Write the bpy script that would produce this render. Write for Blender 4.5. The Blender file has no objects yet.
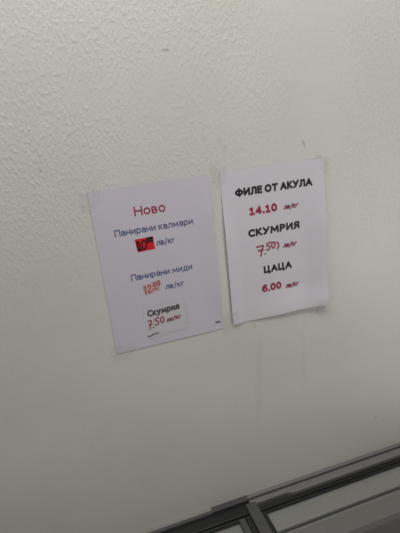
import bpy, bmesh, math, random
from mathutils import Matrix, Vector, noise

random.seed(7)
S = bpy.context.scene
COL = S.collection
Z0 = 1.42                                   # height of the right hand sheet's centre above the floor

# ------------------------------------------------------------------ camera, world, light, exposure
cam_d = bpy.data.cameras.new('camera')
cam = bpy.data.objects.new('camera', cam_d)
COL.objects.link(cam)
cam_d.sensor_fit = 'VERTICAL'
cam_d.sensor_height = 36.0
cam_d.lens = 36.0 * 440.55 / 533.0
cam_d.clip_start = 0.02
cam.matrix_world = Matrix((
    (0.946999, 0.179739, -0.266245, -0.375339),
    (-0.306391, 0.256337, -0.916742, -0.745809),
    (-0.096526, 0.949729, 0.297821, 0.223643 + Z0),
    (0, 0, 0, 1)))
S.camera = cam

world = bpy.data.worlds.new('world')
S.world = world
world.use_nodes = True
bg = world.node_tree.nodes['Background']
bg.inputs[0].default_value = (0.93, 0.97, 1.0, 1)
bg.inputs[1].default_value = 0.02


def area_light(name, loc, target, sx, sy, energy, color):
    d = bpy.data.lights.new(name, 'AREA')
    d.shape = 'RECTANGLE'
    d.size, d.size_y = sx, sy
    d.energy = energy
    d.color = color
    o = bpy.data.objects.new(name, d)
    COL.objects.link(o)
    o.location = loc
    o.rotation_euler = (Vector(target) - Vector(loc)).to_track_quat('-Z', 'Y').to_euler()
    return o


area_light('high_window_daylight', (-0.4, -0.55, 2.85), (-0.15, 0, 1.8), 1.6, 0.4, 21, (1.0, 0.99, 0.985))
area_light('shop_front_daylight', (2.0, -2.2, 0.7), (0.2, 0, 1.3), 1.2, 1.0, 26, (1.0, 0.99, 0.97))

S.view_settings.view_transform = 'Standard'
S.view_settings.look = 'None'
S.view_settings.gamma = 1.0
S.view_settings.use_curve_mapping = False
S.view_settings.exposure = 0.0


# ------------------------------------------------------------------ helpers
def srgb(r, g, b):
    f = lambda c: c / 12.92 if c <= 0.04045 else ((c + 0.055) / 1.055) ** 2.4
    return (f(r / 255), f(g / 255), f(b / 255), 1)


def mat(name, col, rough=0.6, metal=0.0, bump=0.0, scale=200.0, spec=0.5, vary=0.0):
    m = bpy.data.materials.new(name)
    m.use_nodes = True
    nt = m.node_tree
    b = nt.nodes['Principled BSDF']
    b.inputs['Base Color'].default_value = col
    b.inputs['Roughness'].default_value = rough
    b.inputs['Metallic'].default_value = metal
    b.inputs['Specular IOR Level'].default_value = spec
    if bump or vary:
        tc = nt.nodes.new('ShaderNodeTexCoord')
        n = nt.nodes.new('ShaderNodeTexNoise')
        n.inputs['Scale'].default_value = scale
        n.inputs['Detail'].default_value = 4
        nt.links.new(tc.outputs['Object'], n.inputs['Vector'])
        if bump:
            bp = nt.nodes.new('ShaderNodeBump')
            bp.inputs['Strength'].default_value = bump
            bp.inputs['Distance'].default_value = 0.001
            nt.links.new(n.outputs['Fac'], bp.inputs['Height'])
            nt.links.new(bp.outputs['Normal'], b.inputs['Normal'])
        if vary:
            mx = nt.nodes.new('ShaderNodeMix')
            mx.data_type = 'RGBA'
            mx.inputs[6].default_value = col
            mx.inputs[7].default_value = (col[0] * (1 - vary), col[1] * (1 - vary), col[2] * (1 - vary), 1)
            nt.links.new(n.outputs['Fac'], mx.inputs[0])
            nt.links.new(mx.outputs[2], b.inputs['Base Color'])
    return m


def obj_from(name, verts, faces, m, parent=None, smooth=False):
    me = bpy.data.meshes.new(name)
    me.from_pydata([tuple(v) for v in verts], [], faces)
    me.update()
    me.materials.append(m)
    if smooth:
        for p in me.polygons:
            p.use_smooth = True
    o = bpy.data.objects.new(name, me)
    COL.objects.link(o)
    if parent:
        o.parent = parent
    return o


def obj_bm(name, bm, m, parent=None, bevel=0.0, smooth=False):
    me = bpy.data.meshes.new(name)
    bmesh.ops.recalc_face_normals(bm, faces=bm.faces)
    bm.to_mesh(me)
    bm.free()
    me.materials.append(m)
    if smooth:
        for p in me.polygons:
            p.use_smooth = True
    o = bpy.data.objects.new(name, me)
    COL.objects.link(o)
    if parent:
        o.parent = parent
    if bevel:
        md = o.modifiers.new('bevel', 'BEVEL')
        md.width = bevel
        md.segments = 2
        md.limit_method = 'ANGLE'
    return o


def box(bm, x0, x1, y0, y1, z0, z1):
    vs = [bm.verts.new((x, y, z)) for z in (z0, z1) for x, y in ((x0, y0), (x1, y0), (x1, y1), (x0, y1))]
    for f in ((3, 2, 1, 0), (4, 5, 6, 7), (0, 1, 5, 4), (1, 2, 6, 5), (2, 3, 7, 6), (3, 0, 4, 7)):
        bm.faces.new([vs[i] for i in f])


def extrude_x(bm, prof, x0, x1):
    """prof = closed (y, z) outline, swept along the wall"""
    a = [bm.verts.new((x0, y, z)) for y, z in prof]
    b = [bm.verts.new((x1, y, z)) for y, z in prof]
    n = len(prof)
    for i in range(n):
        bm.faces.new((a[i], a[(i + 1) % n], b[(i + 1) % n], b[i]))
    bm.faces.new(a[::-1])
    bm.faces.new(b)


def empty(name, loc, label, cat, group=None):
    o = bpy.data.objects.new(name, None)
    COL.objects.link(o)
    o.location = loc
    o.empty_display_size = 0.05
    o['label'] = label
    o['category'] = cat
    if group:
        o['group'] = group
    return o


# ------------------------------------------------------------------ wall material
def wall_material():
    m = bpy.data.materials.new('painted_plaster')
    m.use_nodes = True
    nt = m.node_tree
    N = nt.nodes.new
    L = nt.links.new
    b = nt.nodes['Principled BSDF']
    b.inputs['Roughness'].default_value = 0.42
    b.inputs['Specular IOR Level'].default_value = 0.4
    tc = N('ShaderNodeTexCoord')

    def mapping(sc, loc=(0, 0, 0)):
        mp = N('ShaderNodeMapping')
        mp.inputs['Scale'].default_value = sc
        mp.inputs['Location'].default_value = loc
        L(tc.outputs['Object'], mp.inputs['Vector'])
        return mp.outputs[0]

    def nz(vec, scale, detail=3, rough=0.5):
        n = N('ShaderNodeTexNoise')
        n.inputs['Scale'].default_value = scale
        n.inputs['Detail'].default_value = detail
        n.inputs['Roughness'].default_value = rough
        L(vec, n.inputs['Vector'])
        return n.outputs['Fac']

    def mth(op, a, c, clamp=False):
        n = N('ShaderNodeMath')
        n.operation = op
        n.use_clamp = clamp
        for i, v in enumerate((a, c)):
            if isinstance(v, (int, float)):
                n.inputs[i].default_value = v
            else:
                L(v, n.inputs[i])
        return n.outputs[0]

    def ramp(v, a, c):
        n = N('ShaderNodeMapRange')
        n.interpolation_type = 'SMOOTHSTEP'
        n.inputs['From Min'].default_value = a
        n.inputs['From Max'].default_value = c
        L(v, n.inputs['Value'])
        return n.outputs['Result']

    # roller and brush texture: short vertical dashes over broad lumps
    dash = ramp(nz(mapping((1.0, 1.0, 0.5)), 230, 3, 0.6), 0.42, 0.74)
    lump = nz(mapping((1, 1, 0.7)), 28, 3)
    sz = N('ShaderNodeSeparateXYZ')
    L(tc.outputs['Object'], sz.inputs[0])
    upper = ramp(sz.outputs[2], Z0 - 0.15, Z0 + 0.25)                  # the lower wall was rolled smoother
    patch = mth('MULTIPLY', ramp(nz(mapping((1, 1, 1)), 4.0, 3), 0.28, 0.62), upper)   # where the dashes are strong
    hgt = mth('ADD', mth('MULTIPLY', dash, mth('ADD', 0.18, mth('MULTIPLY', patch, 0.95))), mth('MULTIPLY', lump, 0.8))

    def spot(x, z, rx, rz, soft=1.0, wob=0.25, shear=0.0):
        """soft edged mark of its own shape, at a place on the wall"""
        sx = N('ShaderNodeSeparateXYZ')
        L(tc.outputs['Object'], sx.inputs[0])
        zz = mth('SUBTRACT', sx.outputs[2], z)
        xx = mth('SUBTRACT', mth('SUBTRACT', sx.outputs[0], x), mth('MULTIPLY', zz, shear))
        dx = mth('MULTIPLY', xx, 1 / rx)
        dz = mth('MULTIPLY', zz, 1 / rz)
        d = mth('SQRT', mth('ADD', mth('MULTIPLY', dx, dx), mth('MULTIPLY', dz, dz)), 0)
        if wob:
            d = mth('ADD', d, mth('MULTIPLY', mth('SUBTRACT', nz(mapping((1, 1, 1)), 120, 2), 0.5), wob * 2))
        return ramp(d, 1.0, 1.0 - soft)

    base = N('ShaderNodeMix')
    base.data_type = 'RGBA'
    base.inputs[6].default_value = WALL_A
    base.inputs[7].default_value = WALL_B
    L(ramp(nz(mapping((1, 1, 1)), 3.0, 4), 0.35, 0.7), base.inputs[0])
    cur = base.outputs[2]
    dark = [  # x, z (above the sheets' centre), rx, rz, strength, colour, shear
        (-0.177, 0.347, .006, .0035, .75, (112, 106, 96), 0), (-0.183, 0.3475, .004, .003, .5, (120, 114, 104), 0),
        (-0.401, 0.184, .004, .004, .6, (118, 112, 104), 0),
        (-0.406, 0.24, .005, .003, .3, (118, 112, 104), 0),
        (0.240, -0.474, .006, .0028, .75, (84, 80, 74), 0),
        (0.064, 0.178, .0045, .013, .55, (110, 106, 100), -0.45),
        (-0.093, 0.182, .006, .016, .25, (150, 145, 118), 0.1),
        (-0.10, 0.20, .010, .010, .18, (140, 136, 122), 0),
        (0.092, 0.152, .012, .006, .25, (140, 136, 128), -1.2),
        (0.087, -0.160, .0045, .012, .38, (120, 116, 108), 0.5),
        (-0.058, -0.163, .004, .012, .28, (125, 121, 112), -0.3),
        (-0.057, -0.29, .012, .16, .12, (150, 138, 105), 0.08),
        (0.050, -0.27, .010, .14, .09, (150, 138, 105), 0.04),
        (0.22, 0.05, .004, .05, .06, (130, 128, 120), 0.1),
    ]
    for x, z, rx, rz, st, c, sh in dark:
        mx = N('ShaderNodeMix')
        mx.data_type = 'RGBA'
        L(mth('MULTIPLY', spot(x, z + Z0, rx, rz, 0.9, 0.25, sh), st * 0.65), mx.inputs[0])
        L(cur, mx.inputs[6])
        mx.inputs[7].default_value = srgb(*c)
        cur = mx.outputs[2]
    L(cur, b.inputs['Base Color'])
    bp = N('ShaderNodeBump')
    bp.inputs['Strength'].default_value = WALL_BUMP
    bp.inputs['Distance'].default_value = 0.0012
    L(hgt, bp.inputs['Height'])
    L(bp.outputs['Normal'], b.inputs['Normal'])
    return m


WALL_A = srgb(227, 224, 216)
WALL_B = srgb(221, 217, 208)
WALL_BUMP = 0.42
M_WALL = wall_material()

M_PAPER_A = mat('lilac_white_paper', srgb(218, 211, 220), 0.55, spec=0.35)
M_PAPER_B = mat('white_paper', srgb(226, 221, 226), 0.55, spec=0.35)
M_SLIP = mat('white_paper_slip', srgb(226, 221, 226), 0.35, spec=0.5)
M_INK = mat('black_print', srgb(22, 21, 24), 0.6)
M_BLUE = mat('blue_print', srgb(94, 106, 150), 0.6)
M_RED = mat('crimson_print', srgb(168, 24, 66), 0.6)
M_MAROON = mat('maroon_print', srgb(150, 40, 74), 0.6)
M_PEN_RED = mat('red_marker', srgb(164, 22, 54), 0.5)
M_PEN_DARK = mat('dark_marker', srgb(52, 8, 18), 0.5)
M_STICKER = mat('red_sticker_paper', srgb(232, 26, 38), 0.5)
M_PINK = mat('faded_pink_highlight', srgb(224, 186, 186), 0.6)
M_ORANGE = mat('orange_marker', srgb(190, 104, 84), 0.5)
M_GREY_PEN = mat('grey_pen', srgb(70, 66, 70), 0.6)

M_BODY = mat('white_enamel', srgb(224, 224, 220), 0.35, bump=0.05, scale=300)
M_LINER = mat('grey_liner', srgb(196, 192, 188), 0.4, bump=0.05, scale=120)
M_RIM = mat('pale_grey_rim', srgb(150, 147, 141), 0.6)
M_ALU = mat('grey_aluminium', srgb(136, 134, 131), 0.42, 0.15, bump=0.1, scale=400, vary=0.2)
M_DARKALU = mat('dark_grey_plastic', srgb(82, 82, 82), 0.45, 0.0, bump=0.1, scale=300, vary=0.2)
M_BLACK = mat('black_gasket', srgb(24, 25, 24), 0.5)
M_FRAME = mat('charcoal_lid_frame', srgb(32, 34, 33), 0.45, bump=0.08, scale=300)
M_BAR = mat('grey_lid_stile', srgb(80, 80, 78), 0.45, bump=0.08, scale=300)
M_FLOOR = mat('floor_tile', srgb(150, 145, 138), 0.4, vary=0.25, scale=8)


TAPE_OPACITY = 0.07


def tape_material():
    m = bpy.data.materials.new('clear_tape')
    m.use_nodes = True
    nt = m.node_tree
    out = nt.nodes['Material Output']
    b = nt.nodes['Principled BSDF']
    b.inputs['Base Color'].default_value = srgb(222, 220, 216)
    b.inputs['Roughness'].default_value = 0.22
    b.inputs['Specular IOR Level'].default_value = 0.6
    tr = nt.nodes.new('ShaderNodeBsdfTransparent')
    mx = nt.nodes.new('ShaderNodeMixShader')
    mx.inputs[0].default_value = TAPE_OPACITY
    nt.links.new(tr.outputs[0], mx.inputs[1])
    nt.links.new(b.outputs[0], mx.inputs[2])
    nt.links.new(mx.outputs[0], out.inputs['Surface'])
    return m


def glass_material():
    m = bpy.data.materials.new('lid_glass')
    m.use_nodes = True
    nt = m.node_tree
    out = nt.nodes['Material Output']
    nt.nodes.remove(nt.nodes['Principled BSDF'])
    tr = nt.nodes.new('ShaderNodeBsdfTransparent')
    tr.inputs[0].default_value = (0.86, 0.87, 0.86, 1)
    gl = nt.nodes.new('ShaderNodeBsdfGlossy')
    gl.inputs['Roughness'].default_value = 0.06
    geo = nt.nodes.new('ShaderNodeNewGeometry')
    dot = nt.nodes.new('ShaderNodeVectorMath')
    dot.operation = 'DOT_PRODUCT'
    nt.links.new(geo.outputs['Normal'], dot.inputs[0])
    nt.links.new(geo.outputs['Incoming'], dot.inputs[1])

    def mth(op, a, c):
        n = nt.nodes.new('ShaderNodeMath')
        n.operation = op
        for i, v in enumerate((a, c)):
            if isinstance(v, (int, float)):
                n.inputs[i].default_value = v
            else:
                nt.links.new(v, n.inputs[i])
        return n.outputs[0]

    # reflectance of a thin pane: 4 % head on, rising towards grazing angles
    k = mth('POWER', mth('SUBTRACT', 1.0, mth('ABSOLUTE', dot.outputs['Value'], 0)), 5.0)
    fr = mth('ADD', mth('MULTIPLY', k, 0.95), 0.045)
    mx = nt.nodes.new('ShaderNodeMixShader')
    nt.links.new(fr, mx.inputs[0])
    nt.links.new(tr.outputs[0], mx.inputs[1])
    nt.links.new(gl.outputs[0], mx.inputs[2])
    nt.links.new(mx.outputs[0], out.inputs['Surface'])
    return m


M_TAPE = tape_material()
M_GLASS = glass_material()

# ------------------------------------------------------------------ the setting
bm = bmesh.new()
box(bm, -2.6, 2.6, 0, 0.12, 0, 2.8)
w = obj_bm('wall_back', bm, M_WALL)
w['kind'] = 'structure'
bm = bmesh.new()
box(bm, -2.6, 2.6, -3.2, 0.12, -0.1, 0)
fl = obj_bm('floor', bm, M_FLOOR)
fl['kind'] = 'structure'

# ------------------------------------------------------------------ chest freezer with sliding glass lids
ZT = Z0 - 0.574                              # rail height
FX0, FX1 = -0.84, 0.64
FY0, FY1 = -0.66, -0.004
SEAM = -0.105
fz = empty('chest_freezer', (SEAM, -0.33, 0),
           'white chest freezer with dark framed sliding glass lids against the wall below the price sheets', 'freezer')


def fpart(name, bm, m, parent=None, bevel=0.0):
    o = obj_bm(name, bm, m, None, bevel)
    p = parent or fz
    o.parent = p
    o.location = -Vector(fz.location) if p is fz else (0, 0, 0)
    return o


bm = bmesh.new()                             # outer cabinet, an open box with thick insulated walls
T = 0.055
box(bm, FX0, FX1, FY0, FY0 + T, 0.06, ZT - 0.03)
box(bm, FX0, FX1, FY1 - T + 0.001, FY1, 0.06, ZT - 0.03)
box(bm, FX0, FX0 + T, FY0 + T, FY1 - T + 0.001, 0.06, ZT - 0.03)
box(bm, FX1 - T, FX1, FY0 + T, FY1 - T + 0.001, 0.06, ZT - 0.03)
box(bm, FX0 + T, FX1 - T, FY0 + T, FY1 - T + 0.001, 0.06, 0.12)
fpart('cabinet', bm, M_BODY)

# inner liner: ledge under the glass, a lip and the chamber wall
LZ = ZT - 0.0205
bm = bmesh.new()
e = 0.002
extrude_x(bm, [(-0.0605, 0.13), (-0.0605, ZT - 0.0297), (-0.0960, ZT - 0.0297), (-0.1180, ZT - 0.062), (-0.1210, ZT - 0.075),
               (-0.1210, 0.13)], FX0 + T + 0.015, FX1 - T - 0.015)                # rear wall of the chamber, sloping below the ledge
box(bm, FX0 + T + e, FX1 - T - e, FY0 + T + e, FY0 + T + 0.014, 0.13, LZ)
box(bm, FX0 + T + e, FX0 + T + 0.014, FY0 + T + 0.014, -0.122, 0.13, LZ)
box(bm, FX1 - T - 0.014, FX1 - T - e, FY0 + T + 0.014, -0.122, 0.13, LZ)
box(bm, FX0 + T + e, FX1 - T - e, FY0 + T + e, -0.122, 0.122, 0.130)
box(bm, FX0 + T, FX1 - T, -0.0915, -0.036, ZT - 0.0290, LZ)              # ledge under the panes
fpart('liner', bm, M_LINER, bevel=0.002)
bm = bmesh.new()
box(bm, FX0 + T + 0.015, FX1 - T - 0.015, -0.0940, -0.0917, LZ - 0.0065, LZ - 0.002)
fpart('liner_seam', bm, M_ALU, bevel=0.001)['label'] = 'thin grey seam line along the inside rim'

# rear rail: grey aluminium extrusion in two lengths with a groove by the wall
bm = bmesh.new()
extrude_x(bm, [(-0.0005, ZT - 0.030), (-0.0005, ZT + 0.002), (-0.0085, ZT + 0.001), (-0.0090, ZT - 0.006), (-0.0135, ZT - 0.006),
               (-0.0140, ZT), (-0.020, ZT + 0.001), (-0.0325, ZT), (-0.0325, ZT - 0.030)], -0.004, FX1)
extrude_x(bm, [(-0.0005, ZT - 0.030), (-0.0005, ZT + 0.002), (-0.0085, ZT + 0.001), (-0.0090, ZT - 0.006), (-0.0135, ZT - 0.006),
               (-0.0140, ZT), (-0.0265, ZT), (-0.0265, ZT - 0.030)], -0.105, -0.018)
a0 = [bm.verts.new((-0.018, y, z)) for y, z in ((-0.0140, ZT), (-0.0265, ZT), (-0.0265, ZT - 0.03), (-0.0140, ZT - 0.03))]
a1 = [bm.verts.new((-0.004, y, z)) for y, z in ((-0.0140, ZT), (-0.0325, ZT), (-0.0325, ZT - 0.03), (-0.0140, ZT - 0.03))]
for i in range(4):
    bm.faces.new((a0[i], a0[(i + 1) % 4], a1[(i + 1) % 4], a1[i]))
bm.faces.new(a0[::-1])
bm.faces.new(a1)
extrude_x(bm, [(-0.0005, ZT - 0.030), (-0.0005, ZT + 0.002), (-0.0085, ZT + 0.001), (-0.0090, ZT - 0.006), (-0.0135, ZT - 0.006),
               (-0.0135, ZT - 0.030)], -0.018, -0.004)
fpart('rear_rail', bm, M_ALU)['label'] = 'grey aluminium rail with a groove'
bm = bmesh.new()
extrude_x(bm, [(-0.0005, ZT - 0.030), (-0.0005, ZT + 0.003), (-0.013, ZT + 0.002), (-0.013, ZT - 0.030)], -0.190, -0.105)
extrude_x(bm, [(-0.0075, ZT - 0.030), (-0.0075, ZT + 0.002), (-0.015, ZT + 0.001), (-0.015, ZT - 0.030)], FX0, -0.190)
fpart('rear_rail_cover', bm, M_DARKALU)['label'] = 'dark grey plastic rail cover'
bm = bmesh.new()
box(bm, FX0, -0.1905, -0.0070, -0.0005, ZT - 0.030, ZT + 0.001)
fpart('rear_rim', bm, M_RIM)['label'] = 'pale grey rim strip next to the wall'
bm = bmesh.new()
box(bm, FX0, FX1, FY0 - 0.006, FY0 + 0.026, ZT - 0.030, ZT + 0.002)
box(bm, FX0 - 0.004, FX0 + 0.03, FY0 + 0.026, -0.030, ZT - 0.030, ZT + 0.002)
box(bm, FX1 - 0.03, FX1 + 0.004, FY0 + 0.026, -0.030, ZT - 0.030, ZT + 0.002)
fpart('front_rim', bm, M_ALU, bevel=0.003)


def lid(name, x0, x1, dz, label, stile):
    ya, yb = FY0 + 0.027, -0.0340 if x0 > -0.2 else -0.0155
    z0, z1 = ZT - 0.016 + dz, ZT - 0.004 + dz
    yin = -0.0455
    b1 = bmesh.new()
    box(b1, x0, x1, yin + 0.004, yb, z0, z1)
    box(b1, x0, x1, yin, yin + 0.004, z0, z1 - 0.004)
    box(b1, x0, x1, ya, ya + 0.035, z0, z1)
    if stile == 'right':
        box(b1, x0, x0 + 0.03, ya + 0.035, yin, z0, z1)
        box(b1, x1 - 0.012, x1, ya + 0.035, yin, z0, z1)
    else:
        box(b1, x0, x0 + 0.012, ya + 0.035, yin, z0, z1)
        box(b1, x1 - 0.03, x1, ya + 0.035, yin, z0, z1)
    o = fpart(name, b1, M_FRAME, bevel=0.0012)
    o['label'] = label
    b2 = bmesh.new()
    box(b2, x0 + 0.010, x1 - 0.010, ya + 0.033, yin + 0.002, z0 + 0.003, z0 + 0.007)
    fpart('glass_pane', b2, M_GLASS, o)
    b3 = bmesh.new()
    xm = (x0 + x1) / 2
    box(b3, xm - 0.09, xm + 0.09, ya + 0.006, ya + 0.026, z1 - 0.001, z1 + 0.012)
    fpart('lid_handle', b3, M_BLACK, o, bevel=0.003)
    if stile == 'right':
        b4 = bmesh.new()                     # raised grey closing strip along the seam
        box(b4, x1, x1 + 0.024, ya + 0.001, -0.0215, z0, z1 + 0.006)
        fpart('closing_strip', b4, M_BAR, o, bevel=0.0015)['label'] = 'raised grey strip along the seam of the lids'
        b5 = bmesh.new()
        box(b5, x1 - 0.026, x1 - 0.0125, ya + 0.036, yin - 0.001, z0, z1 - 0.002)
        fpart('pane_trim', b5, M_BAR, o, bevel=0.001)
    return o


lid('sliding_lid', FX0 + 0.031, -0.117, 0.0, 'left glass lid in a dark frame', 'right')
lid('sliding_lid', -0.0925, FX1 - 0.031, -0.003, 'right glass lid in a dark frame, set lower', 'left')
bm = bmesh.new()
box(bm, FX0 + 0.03, FX1 - 0.03, FY0 + 0.03, FY1 - 0.03, 0.03, 0.06)
fpart('plinth', bm, M_FRAME)
for x in (FX0 + 0.08, FX1 - 0.08):
    for y in (FY0 + 0.08, FY1 - 0.08):
        bm = bmesh.new()
        bmesh.ops.create_cone(bm, cap_ends=True, segments=20, radius1=0.025, radius2=0.02, depth=0.03,
                              matrix=Matrix.Translation((x, y, 0.015)))
        fpart('foot', bm, M_BLACK)


# ------------------------------------------------------------------ price sheets
PW, PH = 0.210, 0.297


def smooth01(t):
    t = max(0.0, min(1.0, t))
    return t * t * (3 - 2 * t)


def lift_left(u, v):
    w = 0.0008 + 0.0006 * noise.noise((u * 14, v * 9, 3.1))
    w += 0.0015 * smooth01((u - 0.07) / 0.04) * smooth01((0.13 - v) / 0.06) * smooth01((v + 0.13) / 0.05)
    return max(w, 0.0004)


def lift_right(u, v):
    w = 0.0010 + 0.0007 * noise.noise((u * 12, v * 8, 9.4))
    w += 0.0065 * smooth01((u - 0.05) / 0.055) * (0.35 + 0.65 * smooth01((0.13 - v) / 0.12))
    w += 0.0045 * smooth01((-0.09 - v) / 0.06) * smooth01((u + 0.09) / 0.12)
    w += 0.0030 * smooth01((-u - 0.075) / 0.03) * smooth01((0.12 - v) / 0.1)
    return max(w, 0.0005)


def arc(cx, cy, rx, ry, a0, a1, n=14):
    return [(cx + rx * math.cos(math.radians(a0 + (a1 - a0) * i / n)), cy + ry * math.sin(math.radians(a0 + (a1 - a0) * i / n)))
            for i in range(n + 1)]


# plain upright lettering drawn as strokes: width and polylines, capital height 1
X = 0.70
GLYPH = {
    'А': (.66, [[(0, 0), (.33, 1), (.66, 0)], [(.13, .33), (.53, .33)]]),
    'Е': (.42, [[(.42, 0), (0, 0), (0, 1), (.42, 1)], [(0, .52), (.38, .52)]]),
    'И': (.60, [[(0, 1), (0, 0), (.60, 1), (.60, 0)]]),
    'К': (.52, [[(0, 0), (0, 1)], [(0, .5), (.12, .52), (.47, 1)], [(.12, .52), (.52, 0)]]),
    'Л': (.60, [[(0, 0), (.09, .04), (.15, .22), (.18, 1), (.60, 1), (.60, 0)]]),
    'М': (.80, [[(0, 0), (.06, 1), (.40, .22), (.74, 1), (.80, 0)]]),
    'Н': (.58, [[(0, 0), (0, 1)], [(.58, 0), (.58, 1)], [(0, .52), (.58, .52)]]),
    'О': (.72, [arc(.36, .5, .36, .5, 90, 450, 28)]),
    'П': (.58, [[(0, 0), (0, 1), (.58, 1), (.58, 0)]]),
    'Р': (.48, [[(0, 0), (0, 1), (.20, 1)] + arc(.20, .72, .28, .28, 90, -90) + [(0, .44)]]),
    'С': (.55, [arc(.36, .5, .36, .5, 58, 302, 22)]),
    'Т': (.56, [[(0, 1), (.56, 1)], [(.28, 1), (.28, 0)]]),
    'У': (.58, [[(0, 1), (.31, .34)], [(.58, 1), (.31, .34), (.20, .08), (.05, 0)]]),
    'Ф': (.84, [[(.42, -.04), (.42, 1.04)], arc(.42, .5, .42, .36, 0, 360, 28)]),
    'Ц': (.66, [[(0, 1), (0, 0), (.66, 0), (.66, -.22)], [(.54, 0), (.54, 1)]]),
    'Я': (.50, [[(.50, 0), (.50, 1), (.28, 1)] + arc(.28, .73, .26, .27, 90, 270) + [(.50, .46)], [(.28, .46), (0, 0)]]),
    'а': (.42, [arc(.20, X - .2, .20, .2, 150, 0, 10) + [(.42, X - .22), (.42, 0)],
                [(.42, .40)] + arc(.18, .2, .18, .2, 90, 270, 10) + [(.28, .03), (.42, .18)]]),
    'в': (.40, [[(0, 0), (0, X), (.2, X)] + arc(.2, X * .76, .16, X * .24, 90, -90, 8) + [(0, X * .52)],
                [(.2, X * .52)] + arc(.22, X * .26, .18, X * .26, 90, -90, 8) + [(0, 0)]]),
    'г': (.32, [[(0, 0), (0, X), (.32, X)]]),
    'д': (.54, [[(0, -.2), (0, 0), (.54, 0), (.54, -.2)], [(.08, 0), (.15, .2), (.17, X), (.45, X), (.45, 0)]]),
    'и': (.44, [[(0, X), (0, 0), (.44, X), (.44, 0)]]),
    'к': (.40, [[(0, 0), (0, X)], [(0, .36), (.10, .37), (.36, X)], [(.10, .37), (.40, 0)]]),
    'л': (.46, [[(0, 0), (.07, .03), (.12, .2), (.14, X), (.46, X), (.46, 0)]]),
    'м': (.62, [[(0, 0), (.05, X), (.31, .12), (.57, X), (.62, 0)]]),
    'н': (.44, [[(0, 0), (0, X)], [(.44, 0), (.44, X)], [(0, X * .52), (.44, X * .52)]]),
    'о': (.48, [arc(.24, X / 2, .24, X / 2, 90, 450, 22)]),
    'р': (.45, [[(0, -.28), (0, X)], arc(.225, X / 2, .225, X / 2, 90, 450, 22)]),
    'у': (.44, [[(0, X), (.22, .02)], [(.44, X), (.20, -.08), (.12, -.24), (0, -.28)]]),
    'я': (.40, [[(.40, 0), (.40, X), (.22, X)] + arc(.22, X * .72, .2, X * .28, 90, 270, 10) + [(.40, X * .44)], [(.22, X * .44), (0, 0)]]),
    'ц': (.50, [[(0, X), (0, 0), (.50, 0), (.50, -.2)], [(.40, 0), (.40, X)]]),
    '/': (.30, [[(0, -.22), (.30, 1.05)]]),
    '.': (.06, [[(.02, 0), (.04, 0)]]),
    '0': (.50, [arc(.25, .5, .25, .5, 90, 450, 26)]),
    '1': (.40, [[(.02, .80), (.21, .97), (.21, 0)], [(.02, 0), (.40, 0)]]),
    '4': (.54, [[(.42, 0), (.42, 1), (0, .27), (.54, .27)]]),
    '6': (.50, [arc(.34, .5, .34, .5, 72, 180, 10) + arc(.25, .31, .25, .31, 180, 540, 24)]),
}


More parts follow.
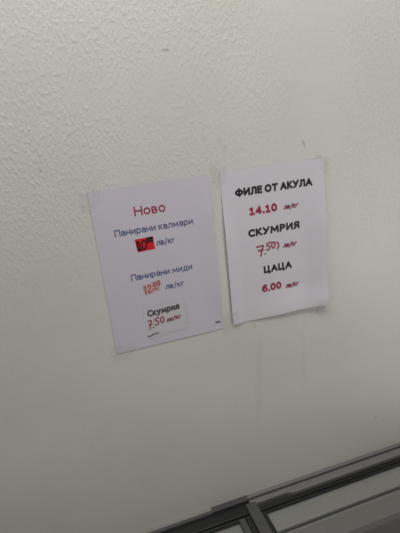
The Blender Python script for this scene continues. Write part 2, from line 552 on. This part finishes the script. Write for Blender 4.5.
class Sheet:
    def __init__(self, name, x, z, ang, lift, m, label, corner=0.0):
        self.root = empty(name, (x, 0, z + Z0), label, 'price sheet', 'paper price sheets on the wall')
        self.root.rotation_euler = (0, -ang, 0)
        self.lift = lift
        nu, nv = 63, 90
        vs, fs = [], []
        for j in range(nv + 1):
            for i in range(nu + 1):
                u, v = (i / nu - .5) * PW, (j / nv - .5) * PH
                if corner:                   # bottom right corner worn round
                    cu, cv = PW / 2 - corner, -PH / 2 + corner
                    if u > cu and v < cv:
                        a, b = (u - cu) / corner, (v - cv) / corner
                        k = max(abs(a), abs(b)) / max(math.hypot(a, b), 1e-6)
                        u, v = cu + a * k * corner, cv + b * k * corner
                vs.append((u, -lift(u, v), v))
        for j in range(nv):
            for i in range(nu):
                a = j * (nu + 1) + i
                fs.append((a, a + 1, a + nu + 2, a + nu + 1))
        self.paper = obj_from('paper', vs, fs, m, self.root)
        md = self.paper.modifiers.new('thickness', 'SOLIDIFY')
        md.thickness = 0.00012
        md.offset = -1

    def surf(self, pts, off):
        return [(u, -self.lift(u, v) - off, v) for u, v in pts]

    def text(self, name, s, u0, u1, v, h, m, weight, shear=0.0, rise=0.0, parent=None, label=None, off=0.00035):
        """one printed line, its letters laid on the curved paper; h is the height of a capital, weight the stem"""
        pen, lines = 0.0, []
        gap = 0.10 + 0.8 * weight / h
        for ch in s:
            if ch == ' ':
                pen += 0.28
                continue
            wd, strokes = GLYPH[ch]
            lines += [[(x + pen, y) for x, y in st] for st in strokes]
            pen += wd + gap
        pen -= gap
        sx = (u1 - u0 - weight) / (pen * h)
        vs, fs = [], []

        def quad(pts):
            b0 = len(vs)
            vs.extend(self.surf(pts, off))
            fs.append(tuple(range(b0, b0 + len(pts))))
        for ln in lines:
            P = []
            for x, y in ln:
                u = u0 + weight / 2 + x * h * sx
                vv = weight / 2 + y * (h - weight)
                P.append(Vector((u + shear * vv, v + vv + rise * (u - u0))))
            for i in range(len(P) - 1):
                d = (P[i + 1] - P[i])
                if d.length < 1e-9:
                    continue
                d.normalize()
                nrm = Vector((-d.y, d.x)) * weight / 2
                a = P[i] - d * weight * (.5 if i == 0 else 0)
                b = P[i + 1] + d * weight * (.5 if i == len(P) - 2 else 0)
                quad([a - nrm, b - nrm, b + nrm, a + nrm])
                if i:
                    quad([P[i] + Vector((math.cos(k * .785), math.sin(k * .785))) * weight / 2 for k in range(8)])
        o = obj_from(name, vs, fs, m, parent or self.root)
        if label:
            o['label'] = label
        return o

    def strokes(self, name, lines, width, m, parent=None, label=None, off=0.0004):
        """pen strokes: each a polyline in sheet coordinates, drawn as a ribbon with round ends"""
        vs, fs = [], []
        for ln in lines:
            wd = width
            ln = [Vector(p) for p in ln]
            # round the polyline with one corner cutting pass
            if len(ln) > 2:
                q = [ln[0]]
                for a, b in zip(ln, ln[1:]):
                    q += [a.lerp(b, .25), a.lerp(b, .75)]
                ln = q + [ln[-1]]
            n = len(ln)
            base = len(vs)
            pts = []
            for i, p in enumerate(ln):
                d = ln[min(i + 1, n - 1)] - ln[max(i - 1, 0)]
                d = d.normalized() if d.length > 1e-9 else Vector((1, 0))
                nrm = Vector((-d.y, d.x)) * wd / 2
                pts += [p + nrm, p - nrm]
            vs += self.surf(pts, off)
            for i in range(n - 1):
                a = base + 2 * i
                fs.append((a, a + 1, a + 3, a + 2))
            for p in (ln[0], ln[-1]):
                b0 = len(vs)
                vs += self.surf([p + Vector((math.cos(k * .785), math.sin(k * .785))) * wd / 2 for k in range(8)], off)
                fs.append(tuple(range(b0, b0 + 8)))
        o = obj_from(name, vs, fs, m, parent or self.root)
        if label:
            o['label'] = label
        return o

    def patch(self, name, quad, m, off, parent=None, label=None, nu=10, nv=6, wrinkle=0.0, seed=0.0, thick=0.0001, ragged=0.0):
        """a small flat piece stuck on the sheet; quad = corners TL TR BR BL"""
        tl, tr, br, bl = [Vector(p) for p in quad]
        vs, fs = [], []
        for j in range(nv + 1):
            for i in range(nu + 1):
                s, t = i / nu, j / nv
                p = tl.lerp(tr, s).lerp(bl.lerp(br, s), t)
                if ragged and (i in (0, nu) or j in (0, nv)):
                    p = p + Vector((noise.noise((s * 5, t * 5, seed)), noise.noise((s * 5, t * 5, seed + 7)))) * ragged
                inside = abs(p.x) < PW / 2 and abs(p.y) < PH / 2
                w = self.lift(p.x, p.y) if inside else self.lift(max(-PW / 2, min(PW / 2, p.x)), max(-PH / 2, min(PH / 2, p.y)))
                if not inside:
                    out = max(abs(p.x) - PW / 2, abs(p.y) - PH / 2)
                    w = 0.0006 + (w - 0.0006) * max(0.0, 1 - out / 0.008)
                w += off + wrinkle * (0.5 + 0.5 * noise.noise((p.x * 160, p.y * 160, seed)))
                vs.append((p.x, -w, p.y))
        for j in range(nv):
            for i in range(nu):
                a = j * (nu + 1) + i
                fs.append((a, a + nu + 1, a + nu + 2, a + 1))
        o = obj_from(name, vs, fs, m, parent or self.root)
        if thick:
            md = o.modifiers.new('thickness', 'SOLIDIFY')
            md.thickness = thick
            md.offset = -1
        if label:
            o['label'] = label
        return o


mm = lambda *a: [(x / 1000, y / 1000) for x, y in a]

# ---- right sheet: three products in capitals
R = Sheet('price_sheet', 0.0, 0.0, 0.0065, lift_right, M_PAPER_B,
          'right price sheet with bold black capitals and three crimson prices, bottom edge curling', 0.014)
R.text('printed_line', 'ФИЛЕ ОТ АКУЛА', -.0790, .0790, .0995, .0145, M_INK, 0.0039, label='bold black line reading ФИЛЕ ОТ АКУЛА')
R.text('price', '14.10', -.0536, .0036, .0615, .0155, M_RED, 0.0039, label='bold crimson price 14.10')
R.text('unit_text', 'лв/кг', .0165, .0465, .0620, .0098, M_MAROON, 0.0020, .35, label='small slanted maroon лв/кг after 14.10')
R.text('printed_line', 'СКУМРИЯ', -.0590, .0495, .0205, .0148, M_INK, 0.0039, label='bold black line reading СКУМРИЯ')
R.strokes('handwritten_price', [
    mm((-44, -1), (-36, -.5), (-28.5, .5), (-33, -7), (-36.5, -20)), mm((-41, -9), (-30, -8.5)),
    mm((-27, -17.5), (-26, -17.5)),
    mm((-13.5, 3.5), (-22, 2.8), (-23, -3), (-17, -2.8), (-15.5, -7), (-18.5, -10.8), (-24, -9.8)),
    mm((-7.5, 3), (-11.8, 1), (-12.3, -6), (-9, -9.8), (-5, -5.5), (-5.2, 1.5), (-8.4, 3.2)),
], .0028, M_PEN_RED, label='red handwritten price 7.50 over the print')
R.strokes('overwritten_digit', [mm((-1.5, 1.5), (2.6, -1.5), (3, -8), (-.5, -12.2))], .0027, M_MAROON, label='end of a printed digit showing beside the handwriting')
R.text('unit_text', 'лв/кг', .0115, .0405, -.0125, .0098, M_MAROON, 0.0020, .35, label='small slanted maroon лв/кг after 7.50')
R.text('printed_line', 'ЦАЦА', -.0320, .0290, -.0565, .0148, M_INK, 0.0039, label='bold black line reading ЦАЦА')
R.text('price', '6.00', -.0380, .0042, -.0950, .0155, M_RED, 0.0039, label='bold crimson price 6.00')
R.text('unit_text', 'лв/кг', .0125, .0415, -.0965, .0098, M_MAROON, 0.0020, .35, label='small slanted maroon лв/кг after 6.00')
tape = 'tape_strip'
R.patch(tape, mm((-122, 165), (-92, 162), (-94, 128), (-121, 126)), M_TAPE, .0005, wrinkle=.0006, seed=1, nu=16, nv=16, ragged=.002)
R.patch(tape, mm((94, 157), (120, 151), (121, 118), (98, 124)), M_TAPE, .0005, wrinkle=.0004, seed=2, nu=14, nv=14, ragged=.002)
R.patch(tape, mm((-128, -122), (-92, -120), (-91, -156), (-126, -166)), M_TAPE, .0005, wrinkle=.0008, seed=3, nu=16, nv=12, ragged=.002)
R.patch(tape, mm((78, -136), (101, -134), (103, -160), (84, -166)), M_TAPE, .0005, wrinkle=.0004, seed=4, nu=12, nv=12, ragged=.002)

# ---- left sheet
Lf = Sheet('price_sheet', -0.2302, -0.0045, 0.0100, lift_left, M_PAPER_A,
           'left price sheet headed in crimson, with blue lines, a red sticker and a taped slip')
Lf.text('heading', 'Ново', -.0340, .0205, .0970, .0160, M_RED, .0022, label='crimson heading Ново')
Lf.text('printed_line', 'Панирани калмари', -.0725, .0670, .0668, .0118, M_BLUE, 0.0017, label='blue line reading Панирани калмари')
st = Lf.patch('price_sticker', mm((-40.5, 56.5), (-8.0, 57.0), (-7.0, 34.2), (-38.5, 33.4)), M_STICKER, .0003, label='bright red price sticker')
Lf.strokes('handwritten_price', [
    mm((-37, 48), (-33.5, 53), (-33.5, 36)), mm((-36.5, 37), (-30.5, 36.5)), mm((-37.5, 53), (-36.5, 38)),
    mm((-25, 53), (-29.5, 49), (-29, 38), (-24.5, 36.5), (-21.5, 42), (-22, 50), (-25.5, 53)),
    mm((-18, 54.5), (-20, 51), (-18, 46.5), (-15.5, 50), (-17, 54), (-18.5, 54.5)),
    mm((-11.5, 55), (-13.6, 51.5), (-12, 47.5), (-9.5, 50.5), (-10.5, 54.5), (-12, 55)),
    mm((-20, 55.5), (-9, 55.8)),
], .0026, M_PEN_DARK, parent=st, label='dark handwritten price 10 with small raised zeros', off=.0006)
Lf.text('unit_text', 'лв/кг', -.0040, .0300, .0395, .0105, M_BLUE, 0.0017, label='blue лв/кг beside the red sticker')
Lf.text('printed_line', 'Панирани миди', -.0570, .0560, -.0165, .0118, M_BLUE, 0.0017, label='blue line reading Панирани миди')
hl = Lf.patch('price_highlight', mm((-40, -28), (-9, -26), (-8, -43), (-37, -47)), M_PINK, .0003, label='faded pink patch under an orange price', ragged=.0015)
Lf.strokes('handwritten_price', [
    mm((-37, -33), (-34.5, -29.5), (-35, -45)),
    mm((-30.5, -32.5), (-27.5, -29.5), (-24.5, -33), (-29, -40), (-31.5, -44), (-24, -43.5)),
    mm((-17, -26.5), (-19.8, -29), (-19.5, -34), (-16.8, -35.5), (-14.8, -32), (-15.5, -27.5), (-17.4, -26.5)),
    mm((-9.5, -25.5), (-12, -28), (-11.8, -33), (-9.2, -34), (-7.2, -31), (-7.9, -26.5), (-9.8, -25.5)),
    mm((-22, -39.8), (-13, -39)),
], .0023, M_ORANGE, parent=hl, label='orange handwritten price 12 with raised zeros', off=.0006)
Lf.text('unit_text', 'лв/кг', .0015, .0370, -.0445, .0105, M_BLUE, 0.0017, label='blue лв/кг beside the pink patch')

sl = Lf.patch('paper_slip', mm((-45, -76), (32, -73), (33.5, -127.5), (-46, -133)), M_SLIP, .0002, label='small white slip taped to the sheet')
Lf.text('printed_line', 'Скумрия', -.0385, .0225, -.0905, .0128, M_INK, 0.0028, rise=.05, parent=sl, label='bold black Скумрия', off=.0006)
Lf.strokes('handwritten_price', [
    mm((-39.5, -99), (-32, -97.5), (-35.5, -104), (-37.5, -115)), mm((-38.5, -106.5), (-32.5, -105.5)),
    mm((-31.5, -112.5), (-30.5, -112.5)),
    mm((-19, -96), (-26, -97), (-26.5, -102), (-21, -101.5), (-19.5, -105.5), (-22, -109), (-27.5, -108.5)),
    mm((-12, -95.5), (-15.6, -98), (-16, -105), (-13, -108.3), (-9.6, -104.5), (-9.8, -98), (-12.6, -95.5)),
], .0024, M_PEN_RED, parent=sl, label='red handwritten price 7.50', off=.0006)
Lf.text('unit_text', 'лв/кг', -.0055, .0225, -.1085, .0085, M_MAROON, 0.0021, .2, rise=.08, parent=sl, label='small maroon лв/кг', off=.0006)
Lf.strokes('pen_mark', [mm((-44, -128), (-40, -128.5), (-38.5, -129.5), (-36, -127.5), (-30, -126.5), (-23, -126))], .0022, M_GREY_PEN,
           parent=sl, label='dark illegible scribble at the bottom of the slip', off=.0006)
Lf.patch(tape, mm((-48, -70), (36, -67), (38, -131), (-44, -137)), M_TAPE, .0008, wrinkle=.0002, seed=12, nu=20, nv=16,
         label='clear tape covering the slip')
Lf.strokes('pen_mark', [mm((90, -131.8), (94, -131.8), (98.5, -132.4))], .0022, M_GREY_PEN, label='small dark dash in the bottom right corner', off=.0012)
Lf.patch(tape, mm((-118, 151), (-84, 155), (-87, 128), (-119, 118)), M_TAPE, .0005, wrinkle=.0014, seed=21, nu=20, nv=20, ragged=.003)
Lf.patch(tape, mm((-116, -128), (-72, -137), (-70, -160), (-114, -163)), M_TAPE, .0005, wrinkle=.0006, seed=23, nu=18, nv=14, ragged=.002)
